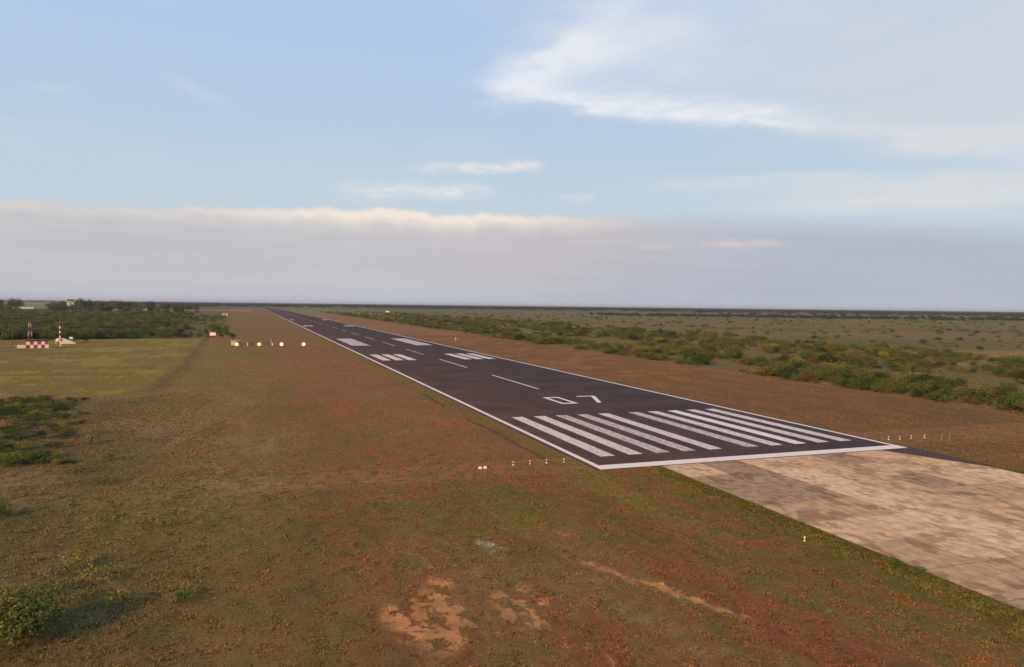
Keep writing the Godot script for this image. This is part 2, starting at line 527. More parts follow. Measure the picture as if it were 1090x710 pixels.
func add_sheet(mesh: ArrayMesh, x0: float, x1: float, y0: float, y1: float, m: Material, rects: Array) -> void:
	# one surface of the ground; uv spans the map x0..x1, y0..y1, uv2 is in metres
	var st := maker()
	for r in rects:
		var p := [[r[0], r[2]], [r[0], r[3]], [r[1], r[3]], [r[1], r[2]]]
		for i in [0, 1, 2, 0, 2, 3]:
			st.set_uv(Vector2((p[i][0] - x0) / (x1 - x0), (p[i][1] - y0) / (y1 - y0)))
			st.set_uv2(Vector2(p[i][0], p[i][1]))
			st.add_vertex(at(p[i][0], p[i][1]))
	st.generate_normals()
	st.set_material(m)
	st.commit(mesh)


func build_ground() -> void:
	var mesh := ArrayMesh.new()
	# near, middle and far rectangles of one sheet that reaches past the horizon
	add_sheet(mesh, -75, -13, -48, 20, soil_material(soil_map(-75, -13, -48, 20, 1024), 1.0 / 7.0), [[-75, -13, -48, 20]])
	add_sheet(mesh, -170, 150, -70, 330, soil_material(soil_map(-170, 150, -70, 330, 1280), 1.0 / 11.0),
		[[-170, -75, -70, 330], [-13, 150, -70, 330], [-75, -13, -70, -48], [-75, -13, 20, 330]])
	add_sheet(mesh, -1600, 2400, -800, 3200, soil_material(soil_map(-1600, 2400, -800, 3200, 1024), 1.0 / 160.0),
		[[-1600, -170, -800, 3200], [150, 2400, -800, 3200], [-170, 150, -800, -70], [-170, 150, 330, 3200]])
	var e := 40000.0
	add_sheet(mesh, -e, e, -e, e, soil_material(soil_map(-e, e, -e, e, 256), 1.0 / 5000.0),
		[[-e, -1600, -e, e], [2400, e, -e, e], [-1600, 2400, -e, -800], [-1600, 2400, 3200, e]])
	var o := structure("ground", mesh, null, "flat dry airfield ground of brown turf and red earth")
	o.material_override = null


# ------------------------------------------------------------------ runway
func asphalt_material() -> StandardMaterial3D:
	var w := 512
	var h := 1024
	var im := Image.create(w, h, false, Image.FORMAT_RGB8)
	var n1 := make_noise(51, 0.02, 3)
	var n2 := make_noise(52, 0.16, 3)
	for j in h:
		for i in w:
			var x := (i + 0.5) / w * 44.0 - 22.0
			var y := j * 0.12
			var loop := absf(float(j) / h - 0.5) * 2.0
			var s := n2.get_noise_2d(x * 14.0, loop * 20.0)
			var p := n1.get_noise_2d(x * 4.0, loop * 300.0)
			var v := 0.054 * (1.0 + 0.16 * s + 0.3 * p + 0.12 * n2.get_noise_2d(i * 6.0, j * 6.0))
			# lane joints left by the paver
			var lane := fposmod(x + 21.0 + 0.06 * n1.get_noise_2d(loop * 90.0, 3.0), 3.5)
			v *= 1.0 - 0.2 * smoothstep(0.13, 0.03, absf(lane - 1.75))
			var dust := smoothstep(16.0, 21.5, absf(x) + p * 4.0) * 0.35
			var c := Color(v * 1.22, v * 0.86, v * 0.74).lerp(Color(0.13, 0.075, 0.05), dust * 0.6)
			im.set_pixel(i, j, c.linear_to_srgb())
	var m := StandardMaterial3D.new()
	m.albedo_texture = ImageTexture.create_from_image(im)
	m.roughness = 0.9
	m.metallic_specular = 0.3
	return m


func paint_material(s: int, wear: float, tint: Color) -> StandardMaterial3D:
	# u is across the stripe (metres / 2), v along (metres / 40)
	var w := 128
	var h := 512
	var im := Image.create(w, h, false, Image.FORMAT_RGB8)
	var n1 := make_noise(s, 0.09, 3)
	var n2 := make_noise(s + 1, 0.05, 3)
	for j in h:
		for i in w:
			var loop := absf(float(j) / h - 0.5) * 2.0 * h
			var scratch := n1.get_noise_2d(i * 3.2, loop * 0.05)
			var patch := n2.get_noise_2d(i * 0.5, loop * 0.6)
			var fine := n1.get_noise_2d(i * 6.0, loop * 5.0)
			var t := smoothstep(0.55 - wear, 0.95 - wear, scratch * 0.9 + patch * 0.5 + 0.25 * fine + 0.25)
			im.set_pixel(i, j, tint.lerp(Color(0.15, 0.11, 0.115), t * 0.85).linear_to_srgb())
	var m := StandardMaterial3D.new()
	m.albedo_texture = ImageTexture.create_from_image(im)
	m.roughness = 0.7
	m.metallic_specular = 0.3
	return m


func marking(called: String, x0: float, x1: float, y0: float, y1: float, m: Material, parent: Node) -> void:
	part(called, quad_sheet(x0, x1, y0, y1, DECK + 0.004, Vector2(2.0, 40.0)), m, parent)


func build_runway() -> void:
	var st := maker()
	var x0 := -21.35
	var x1 := 21.35
	var y1 := 2260.0
	# deck with sloping edges down into the soil
	var c := [[x0, 0.0], [x0, y1], [x1, y1], [x1, 0.0]]
	for i in [0, 1, 2, 0, 2, 3]:
		st.set_uv(Vector2((c[i][0] + 22.0) / 44.0, c[i][1] / 122.88))
		st.add_vertex(at(c[i][0], c[i][1], DECK))
	for s in [[x0, -1.0], [x1, 1.0]]:
		var a := at(s[0], 0, DECK)
		var b := at(s[0], y1, DECK)
		var b2 := at(s[0] + 0.25 * s[1], y1, -0.05)
		var a2 := at(s[0] + 0.25 * s[1], 0, -0.05)
		for v in ([a, a2, b2, a, b2, b] if s[1] < 0 else [a, b, b2, a, b2, a2]):
			st.set_uv(Vector2(0.01 if s[1] < 0 else 0.99, -v.z / 122.88))
			st.add_vertex(v)
	for v in [at(x0, 0, DECK), at(x1, 0, DECK), at(x1, -0.1, -0.05), at(x0, 0, DECK), at(x1, -0.1, -0.05), at(x0, -0.1, -0.05)]:
		st.set_uv(Vector2((v.x + 22.0) / 44.0, 0.0))
		st.add_vertex(v)
	var run := structure("runway", done(st), asphalt_material(), "dark asphalt runway with white painted markings")
	var fresh := paint_material(61, 0.0, Color(0.80, 0.71, 0.61))
	var worn := paint_material(63, 0.22, Color(0.74, 0.64, 0.55))
	var tired := paint_material(65, 0.42, Color(0.68, 0.58, 0.50))
	marking("threshold_bar", -21.0, 21.0, 0.05, 1.9, paint_material(67, -0.3, Color(0.80, 0.71, 0.61)), run)
	for s in [-1, 1]:
		marking("edge_line", minf(s * 20.3, s * 20.95), maxf(s * 20.3, s * 20.95), 1.9, 2255.0, fresh, run)
	var looks := [worn, worn, tired, tired, worn, tired, worn, fresh, worn, worn]
	for i in 10:
		var x := -18.0 + 3.6 * i + (0.0 if i < 5 else 1.8)
		marking("threshold_stripe", x, x + 1.8, 6.0, 36.0, looks[i], run)
	# 0 and 7
	var zero := maker()
	for r in [[-4.4, -3.75, 48.0, 57.2], [-1.95, -1.3, 48.0, 57.2], [-3.75, -1.95, 48.0, 49.1], [-3.75, -1.95, 56.1, 57.2]]:
		flat_rect(zero, r)
	part("numeral_zero", done(zero), fresh, run)
	var seven := maker()
	flat_poly(seven, [[2.4, 56.4], [2.4, 57.3], [6.0, 57.3], [6.0, 56.4]])
	flat_poly(seven, [[2.3, 48.0], [5.15, 56.4], [6.0, 56.4], [3.15, 48.0]])
	part("numeral_seven", done(seven), fresh, run)
	for i in 41:
		var y := 70.0 + 52.3 * i
		marking("centreline_dash", -0.27, 0.27, y, y + 30.5, tired if i > 1 else worn, run)
	for s in [-1, 1]:
		for y in [151.0, 480.0]:
			for k in (3 if y < 200.0 else 2):
				var x: float = s * (17.9 - k * (3.9 if y < 200.0 else 3.6))
				marking("touchdown_stripe", minf(x, x - s * 2.6), maxf(x, x - s * 2.6), y, y + 26.0, worn if y < 200.0 else tired, run)
		marking("touchdown_stripe", minf(s * 17.5, s * 14.0), maxf(s * 17.5, s * 14.0), 680.0, 706.0, tired, run)
		marking("aiming_point_bar", minf(s * 16.6, s * 9.4), maxf(s * 16.6, s * 9.4), 230.0, 290.0, tired, run)


func flat_rect(st: SurfaceTool, r: Array) -> void:
	flat_poly(st, [[r[0], r[2]], [r[0], r[3]], [r[1], r[3]], [r[1], r[2]]])


func flat_poly(st: SurfaceTool, p: Array) -> void:
	for i in [0, 1, 2, 0, 2, 3]:
		st.set_uv(Vector2(p[i][0] / 2.0, p[i][1] / 40.0))
		st.add_vertex(at(p[i][0], p[i][1], DECK + 0.004))


# ------------------------------------------------------------------ concrete stopway
func build_stopway() -> void:
	var bed := structure("stopway", box(Vector3(35.6, 0.06, 132.0), at(3.4, -66.2, 0.008)), mat(Color(0.07, 0.055, 0.04)), "pale weathered concrete stopway of square slabs before the threshold")
	var stain := []
	for k in 3:
		stain.append(grain(71 + k, 0.012, 0.8, 1.0, 512, 5))
	var streak := slab_texture()
	var mats := []
	for k in 7:
		var m := StandardMaterial3D.new()
		m.albedo_texture = streak
		m.albedo_color = [Color(0.78, 0.535, 0.295), Color(0.73, 0.485, 0.255), Color(0.85, 0.61, 0.355), Color(0.60, 0.405, 0.225), Color(0.75, 0.49, 0.255), Color(0.46, 0.32, 0.19), Color(0.81, 0.56, 0.31)][k].linear_to_srgb()
		m.roughness = 0.9
		m.metallic_specular = 0.2
		m.uv1_triplanar = true
		m.uv1_world_triplanar = true
		m.uv1_scale = Vector3(1.0 / 37.0, 1.0 / 37.0, 1.0 / 37.0)
		m.detail_enabled = true
		m.detail_uv_layer = BaseMaterial3D.DETAIL_UV_2
		m.uv2_triplanar = true
		m.uv2_world_triplanar = true
		m.uv2_scale = Vector3(1.0 / 9.0, 1.0 / 9.0, 1.0 / 9.0)
		m.detail_blend_mode = BaseMaterial3D.BLEND_MODE_MUL
		m.detail_albedo = stain[k % 3]
		mats.append(m)
	var shapes := []
	var wx := 34.6 / 7.0
	var ly := 5.4
	shapes.append(box(Vector3(wx - 0.1, 0.08, ly - 0.07)))
	var lanes := [[3, 5, 5, 0, 3], [0, 1, 5, 3, 6], [2, 6, 2, 2, 2], [1, 4, 0, 6, 1], [3, 4, 1, 5, 5], [0, 4, 6, 3, 0], [6, 2, 2, 4, 1]]
	for i in 7:
		for j in 24:
			if i == 6 and j < 2:
				continue
			part("concrete_slab", shapes[0], mats[lanes[i][rng.randi() % 5]], bed, at(-14.0 + wx * (i + 0.5), -0.15 - ly * (j + 0.5), 0.012 + rng.randf() * 0.008))
	# the corner by the right edge light: an old wedge of asphalt, cut slabs beside it
	var st := maker()
	for v in [at(16.6, -0.15, 0.05), at(21.6, -0.15, 0.05), at(21.6, -10.6, 0.05)]:
		st.add_vertex(v)
	part("asphalt_patch", done(st), mat(Color(0.075, 0.052, 0.042), 0.95), bed)
	var st2 := maker()
	for v in [at(15.7, -0.15, 0.045), at(16.6, -0.15, 0.045), at(20.6, -10.9, 0.045), at(15.7, -0.15, 0.045), at(20.6, -10.9, 0.045), at(15.7, -10.9, 0.045)]:
		st2.add_vertex(v)
	part("concrete_slab", done(st2), mats[0], bed)


func slab_texture() -> ImageTexture:
	# dirt and rust stains drawn out along the runway, one repeat is 37 m
	var size := 768
	var im := Image.create(size, size, false, Image.FORMAT_RGB8)
	var n1 := make_noise(81, 0.012, 5)
	var n2 := make_noise(82, 0.03, 4)
	for j in size:
		for i in size:
			var v := n1.get_noise_2d(i * 1.1, j * 0.7)
			var f := n2.get_noise_2d(i * 1.5, j * 0.75)
			var t := smoothstep(0.1, 0.3, v + 0.5 * f)
			var c := Color(1, 1, 1).lerp(Color(0.56, 0.5, 0.48), t * 0.75)
			c = c.lerp(Color(0.9, 0.72, 0.58), smoothstep(0.1, 0.6, f - 0.5 * v) * 0.7)
			im.set_pixel(i, j, c.linear_to_srgb())
	return ImageTexture.create_from_image(im)


# ------------------------------------------------------------------ far places
func hut(called: String, label: String, where: Vector3, size: Vector3, wall: Material, roof: Material, turn := 0.0, rise := 0.35) -> Node3D:
	var t := thing(called, label, "building", where, turn)
	part("wall", box(size, Vector3(0, size.y * 0.5, 0)), wall, t)
	var st := maker()
	var e := 0.35
	var hx := size.x * 0.5 + e
	var hz := size.z * 0.5 + e
	var y0 := size.y - 0.02
	var y1 := size.y + size.z * rise
	face(st, Vector3(-hx, y0, hz), Vector3(-hx, y1, 0), Vector3(hx, y1, 0), Vector3(hx, y0, hz))
	face(st, Vector3(hx, y0, -hz), Vector3(hx, y1, 0), Vector3(-hx, y1, 0), Vector3(-hx, y0, -hz))
	face(st, Vector3(-hx, y0, -hz), Vector3(-hx, y1, 0), Vector3(-hx, y0, hz), Vector3(-hx, y0, 0))
	face(st, Vector3(hx, y0, hz), Vector3(hx, y1, 0), Vector3(hx, y0, -hz), Vector3(hx, y0, 0))
	face(st, Vector3(-hx, y0, -hz), Vector3(-hx, y0, hz), Vector3(hx, y0, hz), Vector3(hx, y0, -hz))
	part("roof", done(st), roof, t)
	var dark := mat(Color(0.05, 0.05, 0.055), 0.4)
	var n := maxi(1, int(size.x / 5.0))
	for i in n:
		part("window", box(Vector3(1.1, 0.9, 0.08), Vector3(-size.x * 0.5 + size.x * (i + 0.5) / n, size.y * 0.6, size.z * 0.5 + 0.02)), dark, t)
	return t


func build_far_places() -> void:
	var white := mat(Color(0.78, 0.76, 0.70))
	var cream := mat(Color(0.72, 0.68, 0.55))
	var tin := mat(Color(0.4, 0.39, 0.37), 0.8)
	var dark := mat(Color(0.04, 0.045, 0.05), 0.3)
	# control tower above the trees
	var t := thing("control_tower", "white airport control tower with dark glazed cab above the far trees", "tower", at(-297, 1135), 0.25)
	part("shaft", box(Vector3(8.4, 15.0, 8.4), Vector3(0, 7.5, 0)), white, t)
	for i in 3:
		part("window", box(Vector3(1.6, 1.2, 0.1), Vector3(0, 4.5 + 3.6 * i, 4.22)), dark, t)
	part("gallery", box(Vector3(12.0, 0.9, 12.0), Vector3(0, 15.4, 0)), white, t)
	part("cab_glass", box(Vector3(9.0, 2.0, 9.0), Vector3(0, 16.8, 0), 1.12), dark, t)
	var roof := part("roof", box(Vector3(12.4, 1.5, 12.4), Vector3(0, 18.55, 0), 0.9), mat(Color(0.7, 0.56, 0.47)), t)
	part("roof_mast", tube(Vector3(1, 18.9, 0), Vector3(1, 21.5, 0), 0.1, 0.05), tin, roof)
	var mst := thing("radio_mast", "thin grey radio mast standing right of the control tower", "mast", at(-276, 1140))
	part("pole", tube(Vector3.ZERO, Vector3(0, 22, 0), 0.28, 0.12), tin, mst)
	part("crossarm", tube(Vector3(-1.6, 19, 0), Vector3(1.6, 19, 0), 0.08, 0.08), tin, mst)
	hut("long_shed", "long low white shed in front of the bright green field", at(-447, 1500), Vector3(33, 3.4, 9), white, tin, 0.2, 0.06)
	hut("shed", "small pale shed at the far left edge among trees", at(-478, 1450), Vector3(6, 3.0, 5), cream, tin, 0.2)
	hut("house", "small white-roofed house in the trees right of the control tower", at(-268, 1150), Vector3(6.5, 3.0, 6), cream, mat(Color(0.6, 0.57, 0.52), 0.9), 0.3)
	hut("terminal_building", "long low white building left of the brown runway verge far off", at(-222, 1330), Vector3(30, 2.8, 9), mat(Color(0.5, 0.48, 0.44)), tin, 0.15, 0.1)
	hut("shelter", "small red-roofed white shelter on the verge beyond the lamps", at(-84, 905), Vector3(5.4, 2.6, 4), white, mat(Color(0.35, 0.09, 0.06)), 0.1)
	hut("cabin", "tiny pale cabin beyond the scrub right of the runway", at(178, 1250), Vector3(6, 2.6, 5), tin, cream, -0.2)
	# boundary wall behind the wood
	var wall := thing("boundary_wall", "long pale boundary wall behind the left wood", "wall", at(-350, 1395))
	var wall_paint := mat(Color(0.26, 0.23, 0.19))
	for i in 14:
		part("wall_panel", box(Vector3(21.0, 1.7, 0.25), Vector3(10.6 + 21.2 * i, 0.85, -0.6 * i)), wall_paint, wall)


# ------------------------------------------------------------------ airfield equipment
func lattice_mast(label: String, where: Vector3, height: float, wide: float, bands: int, red: Material, white: Material) -> Node3D:
	var t := thing("lattice_mast", label, "mast", where, 0.4)
	for i in bands:
		var st := maker()
		var y0 := height * i / bands
		var y1 := height * (i + 1) / bands
		var w0 := wide * lerpf(1.0, 0.45, float(i) / bands)
		var w1 := wide * lerpf(1.0, 0.45, float(i + 1) / bands)
		var k := [Vector2(-1, -1), Vector2(1, -1), Vector2(1, 1), Vector2(-1, 1)]
		for s in 4:
			var n: Vector2 = k[(s + 1) % 4]
			var c: Vector2 = k[s]
			add_tube(st, Vector3(c.x * w0, y0, c.y * w0), Vector3(c.x * w1, y1, c.y * w1), 0.07, 0.07, 5)
			add_tube(st, Vector3(c.x * w0, y0, c.y * w0), Vector3(n.x * w1, y1, n.y * w1), 0.05, 0.05, 4)
			add_tube(st, Vector3(c.x * w1, y1, c.y * w1), Vector3(n.x * w1, y1, n.y * w1), 0.05, 0.05, 4)
		part("mast_section", done(st), red if i % 2 == 0 else white, t)
	part("finial", tube(Vector3(0, height - 0.2, 0), Vector3(0, height + 3.4, 0), 0.07, 0.04), red, t)
	return t


func build_equipment() -> void:
	var red := mat(Color(0.42, 0.075, 0.04), 0.6)
	var dull_red := mat(Color(0.2, 0.06, 0.04), 0.7)
	var dull_white := mat(Color(0.45, 0.4, 0.36), 0.7)
	var white := mat(Color(0.82, 0.79, 0.74), 0.6)
	var cream := mat(Color(0.78, 0.70, 0.52), 0.7)
	var dark := mat(Color(0.03, 0.03, 0.035), 0.6)
	var brown := mat(Color(0.14, 0.06, 0.035), 0.7)
	var steel := mat(Color(0.35, 0.34, 0.33), 0.5, 0.5)
	# checkered cabin
	var t := thing("equipment_cabin", "low red and white checkered equipment cabin with dark roof on the meadow", "cabin", at(-125.6, 231), 0.18)
	part("wall", box(Vector3(6.6, 2.5, 3.0), Vector3(0, 1.25, 0)), white, t)
	for i in 6:
		for j in 2:
			if (i + j) % 2 == 0:
				part("red_panel", box(Vector3(1.08, 1.18, 0.06), Vector3(-2.75 + 1.1 * i, 0.63 + 1.22 * j, 1.515)), red, t)
	for j in 2:
		for i in 2:
			if (i + j) % 2 == 1:
				part("red_panel", box(Vector3(0.06, 1.18, 1.4), Vector3(-3.315, 0.63 + 1.22 * j, -0.72 + 1.44 * i)), red, t)
	part("roof", box(Vector3(7.0, 0.28, 3.4), Vector3(0, 2.64, 0), 0.97), dark, t)
	var cab := thing("cabinet", "small white cabinet standing left of the checkered cabin", "cabinet", at(-130.0, 229.0), 0.2)
	part("case", box(Vector3(2.6, 1.0, 1.1), Vector3(0, 0.62, 0)), cream, cab)
	part("plinth", box(Vector3(2.9, 0.14, 1.4), Vector3(0, 0.07, 0)), steel, cab)
	var post := thing("vent_post", "short white post right of the checkered cabin", "post", at(-120.5, 240))
	part("pole", tube(Vector3.ZERO, Vector3(0, 2.1, 0), 0.2, 0.2), white, post)
	part("cap", box(Vector3(0.7, 0.3, 0.7), Vector3(0, 2.2, 0), 0.8), steel, post)
	var post2 := thing("marker_pole", "thin weathered pole at the left edge of the meadow", "post", at(-134.0, 234))
	part("pole", tube(Vector3.ZERO, Vector3(0, 4.6, 0), 0.11, 0.08), brown, post2)
	part("crossbar", box(Vector3(0.9, 0.12, 0.12), Vector3(0, 4.2, 0)), brown, post2)
	lattice_mast("red and white lattice mast standing before the wood behind the cabin", at(-141.5, 287), 7.2, 0.75, 4, dull_red, dull_white)
	# slim banded mast
	t = thing("antenna_mast", "slim red and white banded antenna mast beside the cream shelter", "mast", at(-130.4, 286), 0.0)
	for i in 7:
		part("mast_section", tube(Vector3(0, i * 1.0, 0), Vector3(0, i * 1.0 + 1.0, 0), 0.26, 0.26), (mat(Color(0.24, 0.06, 0.04)) if i % 2 == 0 else white), t)
	part("finial", tube(Vector3(0, 7.0, 0), Vector3(0, 9.4, 0), 0.06, 0.04), dull_white, t)
	part("base", box(Vector3(1.6, 0.4, 1.6), Vector3(0, 0.2, 0)), red, t)
	# cream shelter with a long sloping roof, checkered end
	t = thing("sloped_shelter", "cream shelter with a long sloping roof and red checkered end", "shelter", at(-122.6, 259), 0.1)
	var st := maker()
	var p := [Vector2(-2.0, 0), Vector2(-2.0, 2.0), Vector2(-0.9, 2.1), Vector2(3.2, 0.25), Vector2(3.2, 0)]
	for s in [-1.0, 1.0]:
		for i in range(1, 4):
			var tri := [Vector3(p[0].x, p[0].y, s * 1.5), Vector3(p[i].x, p[i].y, s * 1.5), Vector3(p[i + 1].x, p[i + 1].y, s * 1.5)]
			for v in (tri if s > 0 else [tri[0], tri[2], tri[1]]):
				st.set_smooth_group(-1)
				st.add_vertex(v)
	for i in 4:
		face(st, Vector3(p[i].x, p[i].y, 1.5), Vector3(p[i].x, p[i].y, -1.5), Vector3(p[i + 1].x, p[i + 1].y, -1.5), Vector3(p[i + 1].x, p[i + 1].y, 1.5))
	part("body", done(st), cream, t)
	for i in 2:
		part("red_panel", box(Vector3(0.95, 0.95, 0.06), Vector3(-2.6 - 0.0 * i + 0.98 * i, 0.5 + 0.98 * i, 1.56)), red, t)
	part("end_wall", box(Vector3(1.3, 2.0, 2.8), Vector3(-2.7, 1.0, 0)), white, t)
	part("vent", box(Vector3(1.2, 0.7, 0.8), Vector3(1.6, 2.2, -0.8)), white, t)
	part("vent_post", tube(Vector3(1.6, 0.9, -0.8), Vector3(1.6, 1.9, -0.8), 0.12, 0.12), steel, t)
	# white box on red-brown legs
	t = thing("elevated_sign", "white box on tall red-brown legs at the meadow corner", "sign", at(-69.8, 262), -0.1)
	part("panel", box(Vector3(2.3, 1.3, 0.9), Vector3(0, 3.5, 0)), white, t)
	part("lower_band", box(Vector3(2.2, 0.7, 0.85), Vector3(0.1, 2.5, 0)), brown, t)
	part("top_light", box(Vector3(0.6, 0.5, 0.5), Vector3(0.2, 4.4, 0), 0.8), red, t)
	for s in [-1, 1]:
		part("leg", tube(Vector3(s * 0.8, 0, 0), Vector3(s * 0.8, 2.2, 0), 0.13, 0.13), mat(Color(0.4, 0.15, 0.07)), t)
	# cabinet by the lamps
	t = thing("power_cabinet", "white cabinet with dark brown door behind the leftmost lamp", "cabinet", at(-60.6, 239), -0.2)
	part("case", box(Vector3(2.0, 1.6, 1.4), Vector3(-0.5, 0.9, 0)), dull_white, t)
	part("door", box(Vector3(1.2, 1.5, 1.3), Vector3(1.15, 0.85, 0.05)), brown, t)
	part("roof", box(Vector3(3.6, 0.16, 1.8), Vector3(0.1, 1.78, 0)), dull_white, t)
	part("plinth", box(Vector3(3.4, 0.14, 1.6), Vector3(0.1, 0.07, 0)), steel, t)
	var spots := [[-56.1, 233.0, 1.3, "pale post left of two dark posts behind the lamps"], [-55.2, 234.0, 1.5, "middle dark post of three behind the lamps"], [-54.2, 233.0, 1.4, "right dark post of three behind the lamps"],
		[-48.6, 236.0, 1.6, "dark stubby post between the second and third lamps"], [-47.2, 236.5, 2.6, "tall thin yellowish post between the second and third lamps"], [-46.9, 234.0, 1.2, "short white post beside the tall yellowish post"]]
	for i in spots.size():
		var s: Array = spots[i]
		var q := thing("post", s[3], "post", at(s[0], s[1]), 0.0, "posts behind the lamps")
		var m: Material = [white, dark, dark, dark, mat(Color(0.5, 0.45, 0.2)), white][i]
		part("pole", tube(Vector3.ZERO, Vector3(0, s[2], 0), 0.17 if i != 4 else 0.1, 0.15 if i != 4 else 0.08), m, q)
		part("base", box(Vector3(0.55, 0.12, 0.55), Vector3(0, 0.06, 0)), steel, q)
	# orange cone marker on the right verge
	t = thing("marker_cone", "orange and white cone marker on the right verge", "cone", at(37.7, 272))
	var orange := mat(Color(0.62, 0.2, 0.05), 0.6)
	part("base", box(Vector3(0.95, 0.1, 0.95), Vector3(0, 0.05, 0)), orange, t)
	part("lower_cone", tube(Vector3(0, 0.1, 0), Vector3(0, 0.75, 0), 0.45, 0.27, 14), orange, t)
	part("white_band", tube(Vector3(0, 0.75, 0), Vector3(0, 1.15, 0), 0.27, 0.16, 14), white, t)
	part("tip", tube(Vector3(0, 1.15, 0), Vector3(0, 1.5, 0), 0.16, 0.06, 14), orange, t)


# ------------------------------------------------------------------ lamps
func build_lights() -> void:
	var grey := mat(Color(0.16, 0.12, 0.06), 0.6)
	var steel := mat(Color(0.3, 0.3, 0.3), 0.5, 0.5)
	var glow := glow_mat(Color(1.0, 0.83, 0.48), 1.55)
	var words := ["leftmost of four glowing lamp units beside the runway", "second from left of four glowing lamp units", "third from left of four glowing lamp units", "glowing lamp unit nearest the runway edge"]
	for i in 4:
		var t := thing("slope_indicator_light", words[i], "lamp", at(-60.0 + 8.1 * i, 229.6 - 1.0 * i), 0.0, "row of four glowing lamps on the verge")
		part("housing", box(Vector3(1.15, 0.95, 1.1), Vector3(0, 1.0, -0.15), 0.96), grey, t)
		part("hood", box(Vector3(1.2, 0.06, 1.3), Vector3(0, 1.52, -0.05)), grey, t)
		for k in 3:
			part("leg", tube(Vector3(-0.5 + 0.5 * k, 0, -0.1 + (0.3 if k == 1 else -0.25)), Vector3(-0.5 + 0.5 * k, 0.6, -0.1), 0.05, 0.05, 6), steel, t)
		part("lens_barrel", tube(Vector3(0, 1.0, 0.38), Vector3(0, 1.0, 0.46), 0.72, 0.72, 20), grey, t)
		part("lens", tube(Vector3(0, 1.0, 0.46), Vector3(0, 1.0, 0.56), 0.66, 0.6, 20), glow, t)
		var l := SpotLight3D.new()
		l.name = "beam"
		l.light_color = Color(1.0, 0.84, 0.55)
		l.light_energy = 14.0
		l.light_size = 0.5
		l.spot_range = 200.0
		l.spot_attenuation = 2.0
		l.spot_angle = 38.0
		l.shadow_enabled = true
		t.add_child(l)
		l.position = Vector3(0, 1.0, 0.62)
	# threshold wing lights: yellow heads on short stems with white bases
	var white := mat(Color(0.85, 0.82, 0.72), 0.5)
	var yellow := mat(Color(0.8, 0.66, 0.2), 0.4)
	var dark := mat(Color(0.05, 0.05, 0.05), 0.6)
	var straw := mat(Color(0.4, 0.32, 0.14), 0.8)
	var spots := [[-28.9, 4.9], [-27.0, 4.8], [-25.1, 4.8], [-23.1, 4.7], [23.5, 5.3], [25.2, 5.1], [27.3, 5.2], [29.4, 5.0]]
	var which := ["leftmost small threshold light left of the runway corner", "second small threshold light left of the runway corner", "third small threshold light left of the runway corner", "small threshold light nearest the runway's left corner",
		"small threshold light nearest the runway's right corner", "second small threshold light right of the runway corner", "third small threshold light right of the runway corner", "rightmost of four small threshold lights right of the runway"]
	for i in spots.size():
		var t := thing("threshold_light", which[i], "airfield light", at(spots[i][0], spots[i][1]), 0.0, "small threshold lights in rows beside the runway corners")
		t.scale = Vector3.ONE * 0.62
		part("base", tube(Vector3.ZERO, Vector3(0, 0.14, 0), 0.17, 0.14, 12), white, t)
		part("stem", tube(Vector3(0, 0.14, 0), Vector3(0, 0.42, 0), 0.045, 0.045, 8), dark, t)
		var head := part("lamp_head", tube(Vector3(0, 0.42, 0), Vector3(0, 0.54, 0), 0.1, 0.12, 12), yellow, t)
		part("dome", tube(Vector3(0, 0.54, 0), Vector3(0, 0.66, 0), 0.11, 0.05, 12), white, head)
	for i in 2:
		var t := thing("transformer_cover", ["left of two little yellow covers in the red earth", "right of two little yellow covers in the red earth"][i], "cover", at(-32.8 + 0.55 * i, 4.2), 0.0, "little yellow covers")
		part("lid", box(Vector3(0.3, 0.16, 0.3), Vector3(0, 0.14, 0), 0.8), white, t)
		part("base", box(Vector3(0.34, 0.08, 0.34), Vector3(0, 0.04, 0)), yellow, t)
	var gp := [[29.5, 2.5], [30.6, 2.3]]
	for i in 2:
		var t := thing("marker_stake", ["left thin yellowish stake beyond the right threshold lights", "right thin yellowish stake beyond the right threshold lights"][i], "stake", at(gp[i][0], gp[i][1]), 0.0, "thin stakes")
		part("pole", tube(Vector3.ZERO, Vector3(0, 0.8, 0), 0.03, 0.025, 6), straw, t)
		part("cap", box(Vector3(0.1, 0.08, 0.1), Vector3(0, 0.83, 0)), straw, t)
	var e := thing("edge_light", "single small white light in the grass beside the concrete", "airfield light", at(-17.1, -25.3))
	e.scale = Vector3.ONE * 0.75
	part("base", tube(Vector3.ZERO, Vector3(0, 0.1, 0), 0.1, 0.09, 12), yellow, e)
	part("stem", tube(Vector3(0, 0.12, 0), Vector3(0, 0.34, 0), 0.04, 0.04, 8), yellow, e)
	part("dome", tube(Vector3(0, 0.34, 0), Vector3(0, 0.5, 0), 0.085, 0.05, 12), white, e)


# ------------------------------------------------------------------ plants
var shapes := {}
var leaf_mat: StandardMaterial3D
var bark_mat: StandardMaterial3D
const GREENS := {
	"dark": [Color(0.032, 0.056, 0.018), Color(0.05, 0.078, 0.026)],
	"green": [Color(0.06, 0.1, 0.022), Color(0.098, 0.135, 0.034)],
	"olive": [Color(0.1, 0.122, 0.032), Color(0.15, 0.155, 0.046)],
	"yellow": [Color(0.17, 0.18, 0.03), Color(0.27, 0.24, 0.05)],
	"brown": [Color(0.10, 0.078, 0.038), Color(0.15, 0.105, 0.055)],
}


